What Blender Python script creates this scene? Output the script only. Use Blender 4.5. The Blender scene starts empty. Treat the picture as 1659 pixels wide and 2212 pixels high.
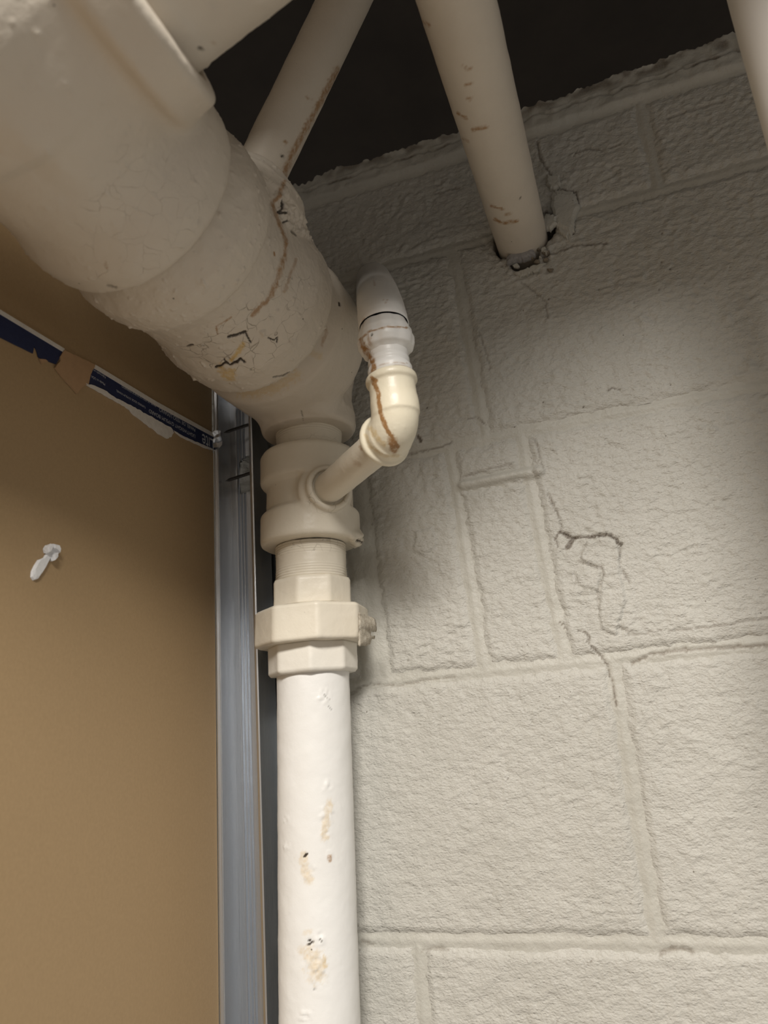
import bpy, math, random
import numpy as np
from mathutils import Vector, Matrix

scene = bpy.context.scene
# ------------------------------------------------------------------ camera
FPX = 1574.1
CAM_R = np.array([0.94093606, 0.33016178, -0.07505015])
CAM_D = np.array([-0.16158379, 0.2430875, -0.95645133])
CAM_W = np.array([-0.29753992, 0.91208643, 0.28207859])
CAM_C = np.array([0.0, -0.6131, 0.0])

def ray(x, y):
    return (CAM_R * (x - 829.5) + CAM_D * (y - 1106) + CAM_W * FPX) / FPX
def atX(x, y, X):
    v = ray(x, y); return CAM_C + v * (X - CAM_C[0]) / v[0]
def atY(x, y, Y):
    v = ray(x, y); return CAM_C + v * (Y - CAM_C[1]) / v[1]
def atZ(x, y, Z):
    v = ray(x, y); return CAM_C + v * (Z - CAM_C[2]) / v[2]
def proj(P):
    q = np.asarray(P, float) - CAM_C
    w = q @ CAM_W
    return np.stack([829.5 + FPX * (q @ CAM_R) / w, 1106 + FPX * (q @ CAM_D) / w], -1)

cam_data = bpy.data.cameras.new('camera')
cam_data.sensor_fit = 'VERTICAL'
cam_data.sensor_height = 36.0
cam_data.lens = FPX / 2212 * 36.0
cam_data.clip_start = 0.01
cam_data.dof.use_dof = True
cam_data.dof.focus_distance = 0.60
cam_data.dof.aperture_fstop = 7.5
cam = bpy.data.objects.new('camera', cam_data)
scene.collection.objects.link(cam)
m = Matrix.Identity(4)
for i in range(3):
    m[i][0] = CAM_R[i]; m[i][1] = -CAM_D[i]; m[i][2] = -CAM_W[i]; m[i][3] = CAM_C[i]
cam.matrix_world = m
scene.camera = cam

# ------------------------------------------------------------------ light
world = bpy.data.worlds.new('world'); scene.world = world
world.use_nodes = True
bg = world.node_tree.nodes['Background']
bg.inputs[0].default_value = (1.0, 0.93, 0.85, 1)
bg.inputs[1].default_value = 0.25

# the room's ceiling lamp, behind and above the photographer: it throws the pipe's shadow onto the drywall
lamp = bpy.data.lights.new('ceiling_lamp_offscreen', 'AREA'); lamp.shape = 'SQUARE'; lamp.size = 0.60
lamp.energy = 66.0; lamp.color = (1.0, 0.955, 0.89)
lamp_obj = bpy.data.objects.new('ceiling_lamp_offscreen', lamp); scene.collection.objects.link(lamp_obj)
lamp_obj.location = (0.30, -1.60, 0.95)          # faces straight down, as a ceiling lamp does

vs = scene.view_settings
vs.view_transform = 'Standard'; vs.look = 'None'; vs.gamma = 1.0; vs.use_curve_mapping = False
vs.exposure = 0.15

# ------------------------------------------------------------------ helpers
COL = scene.collection
rng = np.random.default_rng(7)
_perm = np.random.default_rng(3).permutation(256)
_perm = np.concatenate([_perm, _perm, _perm])
_grad = np.random.default_rng(5).normal(size=(256, 3)); _grad /= np.linalg.norm(_grad, axis=1)[:, None]

def perlin(P):
    P = np.asarray(P, float)
    i = np.floor(P).astype(int); f = P - i
    u = f * f * f * (f * (f * 6 - 15) + 10)
    i &= 255
    out = 0
    for dx in (0, 1):
        for dy in (0, 1):
            for dz in (0, 1):
                h = _perm[_perm[_perm[(i[:, 0] + dx) & 255] + ((i[:, 1] + dy) & 255)] + ((i[:, 2] + dz) & 255)]
                g = _grad[h]
                d = (g * (f - np.array([dx, dy, dz]))).sum(1)
                w = (u[:, 0] if dx else 1 - u[:, 0]) * (u[:, 1] if dy else 1 - u[:, 1]) * (u[:, 2] if dz else 1 - u[:, 2])
                out = out + w * d
    return out * 1.5
def fbm(P, octaves=3, gain=0.5):
    P = np.asarray(P, float); s = 0; a = 1
    for k in range(octaves):
        s = s + a * perlin(P * 2 ** k + 17.3 * k); a *= gain
    return s

def sstep(a, b, x):
    t = np.clip((x - a) / (b - a), 0, 1); return t * t * (3 - 2 * t)
def smin(a, b, k):
    h = np.clip(0.5 + 0.5 * (b - a) / k, 0, 1)
    return b + (a - b) * h - k * h * (1 - h)
def smax(a, b, k):
    return -smin(-a, -b, k)

def polydist(P, line):
    """distance of points (n,2) to a polyline and parameter along it"""
    P = np.asarray(P, float); best = np.full(len(P), 1e9); par = np.zeros(len(P))
    L = np.asarray(line, float); n = len(L) - 1
    for k in range(n):
        a, b = L[k], L[k + 1]; d = b - a
        t = np.clip(((P - a) @ d) / max(d @ d, 1e-12), 0, 1)
        q = np.hypot(*(P - a - t[:, None] * d).T)
        c = q < best
        best[c] = q[c]; par[c] = (k + t[c]) / n
    return best, par
def inpoly(P, poly):
    P = np.asarray(P, float); inside = np.zeros(len(P), bool); L = np.asarray(poly, float)
    j = len(L) - 1
    for i in range(len(L)):
        xi, yi = L[i]; xj, yj = L[j]
        c = ((yi > P[:, 1]) != (yj > P[:, 1])) & (P[:, 0] < (xj - xi) * (P[:, 1] - yi) / (yj - yi + 1e-12) + xi)
        inside ^= c; j = i
    return inside

def world_of(o):
    m_ = o.matrix_basis.copy()
    return world_of(o.parent) @ o.matrix_parent_inverse @ m_ if o.parent else m_
def mesh_obj(name, verts, faces, mat, parent=None, smooth=True, attrs=None):
    me = bpy.data.meshes.new(name)
    verts = np.asarray(verts, float)
    if isinstance(faces, np.ndarray):
        nf, k = faces.shape
        me.vertices.add(len(verts)); me.vertices.foreach_set('co', verts.ravel())
        me.loops.add(nf * k); me.loops.foreach_set('vertex_index', faces.ravel().astype(np.int32))
        me.polygons.add(nf)
        me.polygons.foreach_set('loop_start', np.arange(nf, dtype=np.int32) * k)
        me.polygons.foreach_set('loop_total', np.full(nf, k, np.int32))
        me.update(calc_edges=True); me.validate()
    else:
        me.from_pydata([tuple(v) for v in verts], [], faces); me.update()
    if smooth:
        me.polygons.foreach_set('use_smooth', np.ones(len(me.polygons), bool))
    for k_, v_ in (attrs or {}).items():
        a = me.attributes.new(k_, 'FLOAT', 'POINT'); a.data.foreach_set('value', np.asarray(v_, np.float32))
    if mat: me.materials.append(mat)
    o = bpy.data.objects.new(name, me); COL.objects.link(o)
    if parent:
        o.parent = parent
        o.matrix_parent_inverse = world_of(parent).inverted()
    return o
def empty(name, loc):
    o = bpy.data.objects.new(name, None); COL.objects.link(o); o.location = loc; o.empty_display_size = 0.02
    return o
def tag(o, label=None, cat=None, group=None, kind=None):
    if label: o['label'] = label
    if cat: o['category'] = cat
    if group: o['group'] = group
    if kind: o['kind'] = kind
    return o
def vnormals(V, Fc):
    N = np.zeros_like(V)
    for k in range(1, Fc.shape[1] - 1):
        n = np.cross(V[Fc[:, k]] - V[Fc[:, 0]], V[Fc[:, k + 1]] - V[Fc[:, 0]])
        for c in (0, k, k + 1): np.add.at(N, Fc[:, c], n)
    return N / (np.linalg.norm(N, axis=1)[:, None] + 1e-12)

def surface_nets(f, lo, hi, h):
    lo = np.array(lo, float); hi = np.array(hi, float)
    n = np.ceil((hi - lo) / h).astype(int) + 1
    ax = [lo[i] + h * np.arange(n[i]) for i in range(3)]
    X, Y, Z = np.meshgrid(*ax, indexing='ij')
    v = f(X.ravel(), Y.ravel(), Z.ravel()).reshape(X.shape)
    s = v < 0
    c = n - 1
    cnt = np.zeros(c); acc = np.zeros((*c, 3))
    corners = [(i, j, k) for i in (0, 1) for j in (0, 1) for k in (0, 1)]
    def sl(o): return tuple(slice(o[a], o[a] + c[a]) for a in range(3))
    for a in range(8):
        for b in range(a + 1, 8):
            ca, cb = np.array(corners[a]), np.array(corners[b])
            if np.abs(ca - cb).sum() != 1: continue
            sa, sb = s[sl(ca)], s[sl(cb)]
            mk = sa != sb
            va, vb = v[sl(ca)][mk], v[sl(cb)][mk]
            t = va / (va - vb)
            acc[mk] += ca + t[:, None] * (cb - ca)
            cnt[mk] += 1
    act = cnt > 0
    idx = np.full(c, -1); idx[act] = np.arange(act.sum())
    ijk = np.argwhere(act)
    V = lo + h * (ijk + acc[act] / cnt[act][:, None])
    faces = []
    for a in range(3):
        b, d = (a + 1) % 3, (a + 2) % 3
        s0 = [slice(1, -1)] * 3; s0[a] = slice(0, -1)
        s1 = list(s0); s1[a] = slice(1, None)
        A, B = s[tuple(s0)], s[tuple(s1)]
        e = np.argwhere(A != B)
        if not len(e): continue
        flip = A[tuple(e.T)]
        e = e + 1; e[:, a] -= 1
        def q(db, dd):
            w = e.copy(); w[:, b] += db; w[:, d] += dd; return idx[tuple(w.T)]
        Q = np.stack([q(-1, -1), q(0, -1), q(0, 0), q(-1, 0)], 1)
        Q[~flip] = Q[~flip][:, ::-1]
        faces.append(Q)
    return V, np.concatenate(faces)

def front_mask(V, N):
    d = CAM_C - V; d /= np.linalg.norm(d, axis=1)[:, None]
    return sstep(0.0, 0.25, (N * d).sum(1))

def stroke_attr(V, N, strokes):
    """strokes: (attr, polyline in photo pixels, half width px, strength, raggedness). Marks sit on the surface point seen there."""
    px = proj(V); fm = front_mask(V, N); out = {}
    nz = fbm(V * 260, 2) ; nz2 = fbm(V * 900, 2)
    for attr, line, wd, st, rag in strokes:
        d, t = polydist(px, line)
        w = wd * (1 + rag * nz + 0.5 * rag * nz2)
        a = 1.5 * st * sstep(1.0, 0.35, d / np.maximum(w, 0.3)) * fm
        out[attr] = np.maximum(out.get(attr, np.zeros(len(V))), a)
    return out

def paint_obj(name, V, Fc, mat, parent, lump=0.0006, scale=70, strokes=(), extra=None, dents=True):
    N = vnormals(V, Fc)
    d = lump * fbm(V * scale, 3) + lump * 0.35 * np.maximum(fbm(V * scale * 5, 2) - 0.35, 0) * 3
    V = V + N * d[:, None]
    at = {k: np.zeros(len(V)) for k in ('rust', 'dirt', 'yel', 'crk')}
    at.update(stroke_attr(V, N, strokes))
    if extra:
        V, at = extra(V, N, at)
    if strokes:
        V = V - N * (0.0008 * np.clip(at['dirt'], 0, 1))[:, None]
    return mesh_obj(name, V, Fc, mat, parent, True, at)

def frame(d):
    d = np.asarray(d, float); d /= np.linalg.norm(d)
    a = np.array([0, 0, 1.0]) if abs(d[2]) < 0.9 else np.array([0, 1.0, 0])
    u = np.cross(d, a); u /= np.linalg.norm(u); return d, u, np.cross(d, u)

def sweep_arrays(path, radii, seg=64, cap=True):
    path = np.asarray(path, float); n = len(path)
    T = np.gradient(path, axis=0); T /= np.linalg.norm(T, axis=1)[:, None]
    _, u, v = frame(T[0]); rings = []
    for i in range(n):
        u = u - T[i] * (u @ T[i]); u /= np.linalg.norm(u); v = np.cross(T[i], u)
        th = np.linspace(0, 2 * np.pi, seg, endpoint=False)
        rings.append(path[i] + radii[i] * (np.cos(th)[:, None] * u + np.sin(th)[:, None] * v))
    V = np.concatenate(rings)
    i, j = np.meshgrid(np.arange(n - 1), np.arange(seg), indexing='ij'); i = i.ravel(); j = j.ravel()
    j2 = (j + 1) % seg
    Fc = np.stack([i * seg + j, i * seg + j2, (i + 1) * seg + j2, (i + 1) * seg + j], 1)
    if cap:
        V = np.concatenate([V, path[:1], path[-1:]]); a, b = len(V) - 2, len(V) - 1
        jj = np.arange(seg); j2 = (jj + 1) % seg
        Fc = np.concatenate([Fc, np.stack([j2, jj, np.full(seg, a), np.full(seg, a)], 1), np.stack([(n - 1) * seg + jj, (n - 1) * seg + j2, np.full(seg, b), np.full(seg, b)], 1)])
    return V, Fc
def clean_quads(name, V, Fc, mat, parent, at=None, smooth=True):
    faces = [tuple(dict.fromkeys(f)) for f in Fc.tolist()]
    return mesh_obj(name, V, faces, mat, parent, smooth, at)
def tube(p0, p1, r, step=0.003, seg=72, r1=None):
    p0 = np.asarray(p0, float); p1 = np.asarray(p1, float)
    n = max(2, int(np.linalg.norm(p1 - p0) / step))
    t = np.linspace(0, 1, n)[:, None]
    return sweep_arrays(p0 + (p1 - p0) * t, np.linspace(r, r if r1 is None else r1, n), seg, False)

# ------------------------------------------------------------------ materials
def nodes(name):
    mt = bpy.data.materials.new(name); mt.use_nodes = True
    nt = mt.node_tree; b = nt.nodes['Principled BSDF']; return mt, nt, b
def nd(nt, typ, **kw):
    n = nt.nodes.new(typ)
    for k, v in kw.items(): setattr(n, k, v)
    return n
def lnk(nt, a, b): nt.links.new(a, b)
def noise(nt, vec, scale, detail=3, rough=0.55, dist=0.0):
    n = nd(nt, 'ShaderNodeTexNoise'); n.inputs['Scale'].default_value = scale
    n.inputs['Detail'].default_value = detail; n.inputs['Roughness'].default_value = rough
    n.inputs['Distortion'].default_value = dist
    if vec is not None: lnk(nt, vec, n.inputs['Vector'])
    return n.outputs['Fac']
def ramp(nt, fac, stops):
    r = nd(nt, 'ShaderNodeValToRGB'); lnk(nt, fac, r.inputs[0])
    while len(r.color_ramp.elements) < len(stops): r.color_ramp.elements.new(0.5)
    for e, (p, c) in zip(r.color_ramp.elements, stops):
        e.position = p; e.color = c if len(c) == 4 else (*c, 1)
    return r.outputs[0]
def mixc(nt, fac, a, b, mode='MIX'):
    n = nd(nt, 'ShaderNodeMix', data_type='RGBA', blend_type=mode)
    for s, v in ((n.inputs[0], fac), (n.inputs[6], a), (n.inputs[7], b)):
        if hasattr(v, 'is_linked') or hasattr(v, 'links'): lnk(nt, v, s)
        elif isinstance(v, (int, float)): s.default_value = v
        else: s.default_value = (*v, 1) if len(v) == 3 else v
    return n.outputs[2]
def math_(nt, op, a, b=0.0, c=None, clamp=False):
    n = nd(nt, 'ShaderNodeMath', operation=op, use_clamp=clamp)
    for i, v in enumerate((a, b) + ((c,) if c is not None else ())):
        if isinstance(v, (int, float)): n.inputs[i].default_value = v
        else: lnk(nt, v, n.inputs[i])
    return n.outputs[0]
def attr(nt, name):
    n = nd(nt, 'ShaderNodeAttribute', attribute_name=name); return n.outputs['Fac']
def bump(nt, height, strength, dist, normal=None):
    n = nd(nt, 'ShaderNodeBump'); n.inputs['Strength'].default_value = strength
    n.inputs['Distance'].default_value = dist; lnk(nt, height, n.inputs['Height'])
    if normal is not None: lnk(nt, normal, n.inputs['Normal'])
    return n.outputs[0]
def objvec(nt, scale=(1, 1, 1)):
    g = nd(nt, 'ShaderNodeNewGeometry')
    mp = nd(nt, 'ShaderNodeMapping'); mp.inputs['Scale'].default_value = scale
    lnk(nt, g.outputs['Position'], mp.inputs['Vector']); return mp.outputs[0]

def paint_material(name, base, base2, peel=0.4, peel_scale=420, rough=0.45, pits=0.0, crack_scale=95, stretch=(1, 1, 1), specks=True):
    mt, nt, b = nodes(name)
    v = objvec(nt, stretch); v0 = objvec(nt)
    n1 = noise(nt, v0, 14, 4, 0.6)
    col = mixc(nt, ramp(nt, n1, [(0.35, (0, 0, 0)), (0.65, (1, 1, 1))]), base, base2)
    # crazed paint where the crk mask is set
    vo = nd(nt, 'ShaderNodeTexVoronoi', feature='DISTANCE_TO_EDGE')
    wv = nd(nt, 'ShaderNodeVectorMath', operation='ADD')
    nn = nd(nt, 'ShaderNodeTexNoise'); nn.inputs['Scale'].default_value = 60; lnk(nt, v0, nn.inputs['Vector'])
    sc = nd(nt, 'ShaderNodeVectorMath', operation='SCALE'); lnk(nt, nn.outputs['Color'], sc.inputs[0]); sc.inputs['Scale'].default_value = 0.012
    lnk(nt, v0, wv.inputs[0]); lnk(nt, sc.outputs[0], wv.inputs[1])
    lnk(nt, wv.outputs[0], vo.inputs['Vector']); vo.inputs['Scale'].default_value = crack_scale
    crk = attr(nt, 'crk')
    brk = noise(nt, v0, 90, 3)
    edge = math_(nt, 'LESS_THAN', vo.outputs['Distance'], math_(nt, 'MULTIPLY', crk, math_(nt, 'SUBTRACT', brk, 0.40)))
    edge_soft = ramp(nt, math_(nt, 'DIVIDE', vo.outputs['Distance'], math_(nt, 'ADD', math_(nt, 'MULTIPLY', crk, math_(nt, 'MAXIMUM', math_(nt, 'SUBTRACT', brk, 0.36), 0.0)), 0.0001)), [(0.15, (1, 1, 1)), (0.75, (0, 0, 0))])
    cmask = math_(nt, 'MULTIPLY', edge_soft, math_(nt, 'MINIMUM', math_(nt, 'MULTIPLY', crk, 4.0), 1.0))
    col = mixc(nt, math_(nt, 'MULTIPLY', cmask, 0.75), col, (0.16, 0.12, 0.08))
    # stains with their own outlines
    ragged = noise(nt, v0, 320, 4, 0.65)
    yel = math_(nt, 'MULTIPLY', attr(nt, 'yel'), ramp(nt, ragged, [(0.3, (0.35,) * 3), (0.6, (1,) * 3)]), clamp=True)
    col = mixc(nt, yel, col, (0.62, 0.43, 0.16), 'MIX')
    rst = math_(nt, 'MULTIPLY', attr(nt, 'rust'), ramp(nt, ragged, [(0.28, (0.2,) * 3), (0.58, (1,) * 3)]), clamp=True)
    col = mixc(nt, rst, col, mixc(nt, noise(nt, v0, 700, 2), (0.30, 0.15, 0.055), (0.40, 0.24, 0.11)))
    drt = math_(nt, 'MULTIPLY', attr(nt, 'dirt'), ramp(nt, noise(nt, v0, 900, 3), [(0.25, (0.5,) * 3), (0.5, (1,) * 3)]), clamp=True)
    col = mixc(nt, drt, col, (0.055, 0.042, 0.030))
    if specks:
        vs2 = nd(nt, 'ShaderNodeTexVoronoi', feature='F1'); lnk(nt, v0, vs2.inputs['Vector']); vs2.inputs['Scale'].default_value = 75
        sp = math_(nt, 'MULTIPLY', math_(nt, 'LESS_THAN', vs2.outputs['Distance'], 0.045), math_(nt, 'GREATER_THAN', noise(nt, v0, 40, 2), 0.56))
        col = mixc(nt, math_(nt, 'MULTIPLY', sp, 0.75), col, (0.10, 0.08, 0.06))
    lnk(nt, col, b.inputs['Base Color'])
    b.inputs['Roughness'].default_value = rough
    b.inputs['Specular IOR Level'].default_value = 0.38
    h1 = noise(nt, v, peel_scale, 3, 0.55, 0.3)
    nr = bump(nt, h1, peel, 0.0012)
    h2 = noise(nt, v, peel_scale * 0.28, 3, 0.6)
    nr = bump(nt, h2, peel * 0.6, 0.003, nr)
    if pits:
        vp = nd(nt, 'ShaderNodeTexVoronoi', feature='F1'); lnk(nt, v, vp.inputs['Vector']); vp.inputs['Scale'].default_value = 260
        nr = bump(nt, ramp(nt, vp.outputs['Distance'], [(0.1, (0, 0, 0)), (0.4, (1, 1, 1))]), pits, 0.001, nr)
    inv = math_(nt, 'SUBTRACT', 1.0, cmask)
    nr = bump(nt, inv, 0.5, 0.0012, nr)
    lnk(nt, nr, b.inputs['Normal'])
    return mt

M_block = paint_material('painted_block', (0.515, 0.50, 0.455), (0.48, 0.465, 0.42), peel=0.8, peel_scale=420, rough=0.48, pits=0.24, stretch=(1.0, 1.0, 1.55))
M_mortar = paint_material('painted_mortar', (0.50, 0.485, 0.435), (0.455, 0.44, 0.39), peel=0.55, peel_scale=380, rough=0.5)
M_pipe = paint_material('cream_pipe_paint', (0.75, 0.695, 0.585), (0.72, 0.66, 0.55), peel=0.10, peel_scale=420, rough=0.40)
M_big = paint_material('cream_drain_paint', (0.68, 0.615, 0.52), (0.64, 0.575, 0.485), peel=0.16, peel_scale=380, rough=0.46, crack_scale=85)
M_white = paint_material('white_pipe_paint', (0.81, 0.805, 0.785), (0.785, 0.775, 0.75), peel=0.09, peel_scale=420, rough=0.36)
M_mid = paint_material('pale_union_paint', (0.785, 0.755, 0.685), (0.76, 0.725, 0.65), peel=0.10, peel_scale=420, rough=0.38)
M_elbow = paint_material('ivory_elbow_paint', (0.80, 0.745, 0.60), (0.77, 0.70, 0.54), peel=0.08, peel_scale=420, rough=0.34)
M_trim = paint_material('white_trim_paint', (0.80, 0.78, 0.75), (0.79, 0.77, 0.73), peel=0.03, rough=0.5, specks=False)

def simple(name, colA, colB, scale, rough, bstr=0.2, bdist=0.001, stretch=(1, 1, 1), metal=0.0, bscale=None):
    mt, nt, b = nodes(name); v = objvec(nt, stretch)
    n = noise(nt, v, scale, 4, 0.6)
    lnk(nt, mixc(nt, ramp(nt, n, [(0.3, (0, 0, 0)), (0.7, (1, 1, 1))]), colA, colB), b.inputs['Base Color'])
    b.inputs['Roughness'].default_value = rough; b.inputs['Metallic'].default_value = metal
    lnk(nt, bump(nt, noise(nt, v, bscale or scale * 4, 3), bstr, bdist), b.inputs['Normal'])
    return mt
M_kraft = simple('brown_kraft_paper', (0.385, 0.265, 0.140), (0.350, 0.240, 0.125), 520, 0.62, 0.16, 0.0006, (1, 1, 0.8), bscale=1200)
M_flap = simple('torn_kraft_paper', (0.43, 0.27, 0.145), (0.39, 0.245, 0.13), 200, 0.75, 0.15, 0.0005)
M_blue = simple('navy_edge_tape', (0.012, 0.022, 0.075), (0.009, 0.016, 0.058), 300, 0.55, 0.1, 0.0004)
M_ink = simple('pale_print_ink', (0.55, 0.56, 0.58), (0.48, 0.50, 0.53), 500, 0.6, 0.0)
M_gyp = simple('white_gypsum', (0.70, 0.66, 0.60), (0.62, 0.58, 0.52), 250, 0.85, 0.5, 0.001)
M_smear = simple('white_joint_compound', (0.80, 0.80, 0.80), (0.70, 0.70, 0.71), 200, 0.7, 0.3, 0.001)
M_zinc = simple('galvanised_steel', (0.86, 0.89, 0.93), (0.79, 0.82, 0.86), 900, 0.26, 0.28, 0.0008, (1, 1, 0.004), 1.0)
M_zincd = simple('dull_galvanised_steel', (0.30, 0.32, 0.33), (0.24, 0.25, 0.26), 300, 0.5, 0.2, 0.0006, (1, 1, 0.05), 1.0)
M_screw = simple('dark_phosphate_screw', (0.20, 0.19, 0.18), (0.12, 0.115, 0.11), 700, 0.38, 0.2, 0.0003, (1, 1, 1), 1.0)
M_dark = simple('dark_void_colour', (0.050, 0.040, 0.031), (0.036, 0.029, 0.023), 12, 0.85, 0.3, 0.002)  # dark base colour stands in for the lack of light in the void
M_flake = simple('weathered_paint_flake', (0.58, 0.53, 0.44), (0.34, 0.29, 0.22), 260, 0.8, 0.6, 0.0015)
M_plug = simple('grey_cement_plug', (0.40, 0.385, 0.38), (0.30, 0.29, 0.285), 400, 0.9, 0.8, 0.0012)
M_crumb = simple('brown_mortar_crumb', (0.30, 0.255, 0.195), (0.21, 0.175, 0.13), 400, 0.9, 0.8, 0.001)
M_gap = simple('raw_concrete_grey', (0.20, 0.19, 0.19), (0.13, 0.12, 0.115), 300, 0.9, 0.5, 0.001)

def box(name, lo, hi, mat, parent=None):
    (x0, y0, z0), (x1, y1, z1) = lo, hi
    V = [(x, y, z) for x in (x0, x1) for y in (y0, y1) for z in (z0, z1)]
    Fc = [(0, 1, 3, 2), (4, 6, 7, 5), (0, 4, 5, 1), (2, 3, 7, 6), (0, 2, 6, 4), (1, 5, 7, 3)]
    return mesh_obj(name, V, Fc, mat, parent, False)

# ------------------------------------------------------------------ setting: void above, kept dark by its dark colour and closed sides
tag(box('ceiling', (-1.2, -0.78, 1.02), (1.2, 1.3, 1.05), M_dark), 'dark-coloured ceiling of the unlit void above the block wall', 'ceiling', kind='structure')
tag(box('wall_far', (-1.2, 1.27, -0.4), (1.2, 1.30, 1.02), M_dark), 'dark-coloured backing of the unlit space behind the top of the block wall', 'wall', kind='structure')
tag(box('wall_void_side', (1.17, 0.23, -0.4), (1.20, 1.27, 1.02), M_dark), 'dark-coloured side of the unlit space behind the block wall', 'wall', kind='structure')

tag(box('added_leak_stop_left', (-1.20, -0.70, 0.50), (-1.17, 1.27, 1.02), M_dark), 'added dark panel closing the left of the ceiling space against light', 'wall', kind='structure')  # added to keep stray world light out of the void
tag(box('added_shade_panel', (-1.2, -0.78, 0.60), (1.2, -0.70, 1.05), M_trim), 'added unseen white panel that shades the pipes', 'wall', kind='structure')  # added out of view to block the lamp from the upper wall and pipes

# ------------------------------------------------------------------ block wall
wall = empty('wall_back', (0, 0, -0.45))
tag(wall, 'cream-painted concrete block wall with rough tooled joints', 'wall', kind='structure')
def W2(*pts):
    out = []
    for p in pts:
        q = atY(p[0], p[1], 0.0); out.append((q[0], q[2]))
    return np.array(out)
HOLE_X, HOLE_Z, P2R = -0.0417, 0.4376, 0.0241
# cracks: pixel polyline, half width (mm), depth (mm), dirt
CRK = [
 ([(1184,1066),(1192,1088),(1204,1108),(1212,1134),(1210,1149)], 1.3, 1.2, 0.55),
 ([(1210,1149),(1224,1154),(1233,1161),(1265,1161),(1289,1157),(1311,1155),(1329,1163),(1341,1177)], 2.0, 2.5, 1.0),
 ([(1222,1156),(1236,1166),(1226,1182)], 2.6, 2.0, 0.9),
 ([(1210,1149),(1198,1165),(1206,1182)], 0.9, 1.0, 0.7),
 ([(1341,1177),(1338,1199),(1340,1225),(1349,1241),(1361,1259)], 0.9, 1.3, 0.5),
 ([(1247,1213),(1269,1220),(1303,1225),(1301,1249),(1289,1283),(1291,1303),(1295,1323)], 0.8, 1.3, 0.40),
 ([(1253,1207),(1259,1183),(1269,1171)], 0.7, 1.0, 0.25),
 ([(1240,1235),(1245,1250),(1239,1270)], 0.7, 1.0, 0.2),
 ([(1249,1363),(1267,1367),(1272,1380),(1269,1386),(1289,1408),(1305,1424),(1315,1448),(1321,1475),(1331,1525)], 1.0, 1.5, 0.75),
 ([(1208,1345),(1217,1352),(1224,1360)], 1.0, 1.0, 0.7),
 ([(1338,1350),(1362,1374),(1400,1366),(1435,1362),(1533,1355),(1659,1335)], 1.0, 1.2, 0.45),
 ([(1364,1432),(1408,1413),(1462,1405),(1540,1400),(1659,1394)], 2.0, 1.5, 0.55),
 ([(850,988),(900,976),(945,966),(975,955)], 1.3, 1.5, 0.55),
 ([(912,2058),(935,2050),(968,2052)], 1.6, 0.8, 0.35),
 ([(1425,2062),(1450,2052),(1475,2050),(1495,2058)], 2.2, 0.8, 0.45),
 ([(780,2035),(800,2040)], 2.0, 0.8, 0.35),
 ([(765,1487),(800,1478),(860,1482),(930,1466),(980,1462)], 1.0, 1.4, 0.35),
 ([(1000,1030),(1060,1012),(1110,1000)], 1.0, 1.2, 0.35),
 ([(1150,945),(1160,960),(1166,995),(1175,1010)], 1.0, 1.2, 0.4),
 ([(1085,575),(1130,560),(1165,556),(1200,545),(1250,528),(1310,527)], 1.4, 1.6, 0.55),
 ([(1190,380),(1205,410),(1210,440)], 1.2, 2.0, 0.7),
 ([(1212,410),(1245,415),(1250,445),(1240,470),(1238,505)], 1.2, 2.0, 0.8),
 ([(1160,305),(1165,340),(1190,380)], 1.6, 1.5, 0.6),
 ([(1240,335),(1265,320),(1300,325),(1340,310)], 1.3, 1.4, 0.45),
 ([(940,420),(965,412),(990,405)], 1.3, 1.2, 0.5),
 ([(745,585),(800,570)], 1.0, 1.0, 0.3),
 ([(1125,610),(1150,625),(1178,650),(1183,690)], 1.0, 1.0, 0.35),
 ([(1010,905),(1030,900),(1046,915)], 1.0, 1.2, 0.5),
 ([(1035,720),(1050,760),(1058,800)], 0.8, 1.0, 0.3),
 ([(1310,845),(1325,838),(1338,842)], 0.8, 1.2, 0.7),
 ([(1305,1530),(1270,1560),(1240,1585)], 0.5, 0.7, 0.1),
 ([(903,943),(908,953)], 2.2, 0.5, 1.0),
 ([(1440,255),(1500,235),(1570,215)], 2.0, 1.0, 0.25),
]
CRK = [(W2(*c[0]), c[1] * 0.85 / 1000, c[2] * 0.9 / 1000, c[3] * 0.85) for c in CRK]
BEADS = [(W2((1000,1048),(1060,1036),(1110,1026),(1165,1018)), 0.0062, 0.0042)]
PLAST = [  # smooth plaster patches, slightly proud
 (W2((1255,1205),(1268,1172),(1300,1160),(1328,1165),(1338,1190),(1336,1230),(1350,1300),(1330,1370),(1300,1360),(1296,1320),(1303,1230),(1268,1218)), 0.0024),
 (W2((1248,1240),(1296,1230),(1292,1275),(1250,1262)), 0.0018),
 (W2((900,1150),(935,1140),(945,1175),(915,1200),(895,1190)), 0.0018),
]
def hole_d(x, z):
    e = np.stack([x * 60, 0 * x, z * 60], 1)
    n = 0.004 * fbm(e, 2)
    d1 = np.hypot(x - HOLE_X, z - HOLE_Z) - P2R - 0.0022
    d2 = np.hypot((x - HOLE_X) / 0.8, (z - HOLE_Z + 0.020)) - 0.0185
    d3 = np.hypot(x - HOLE_X - 0.027, (z - HOLE_Z - 0.004) / 1.9) - 0.0065
    return np.minimum(np.minimum(d1, d2), d3) + n * 0.6

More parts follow.
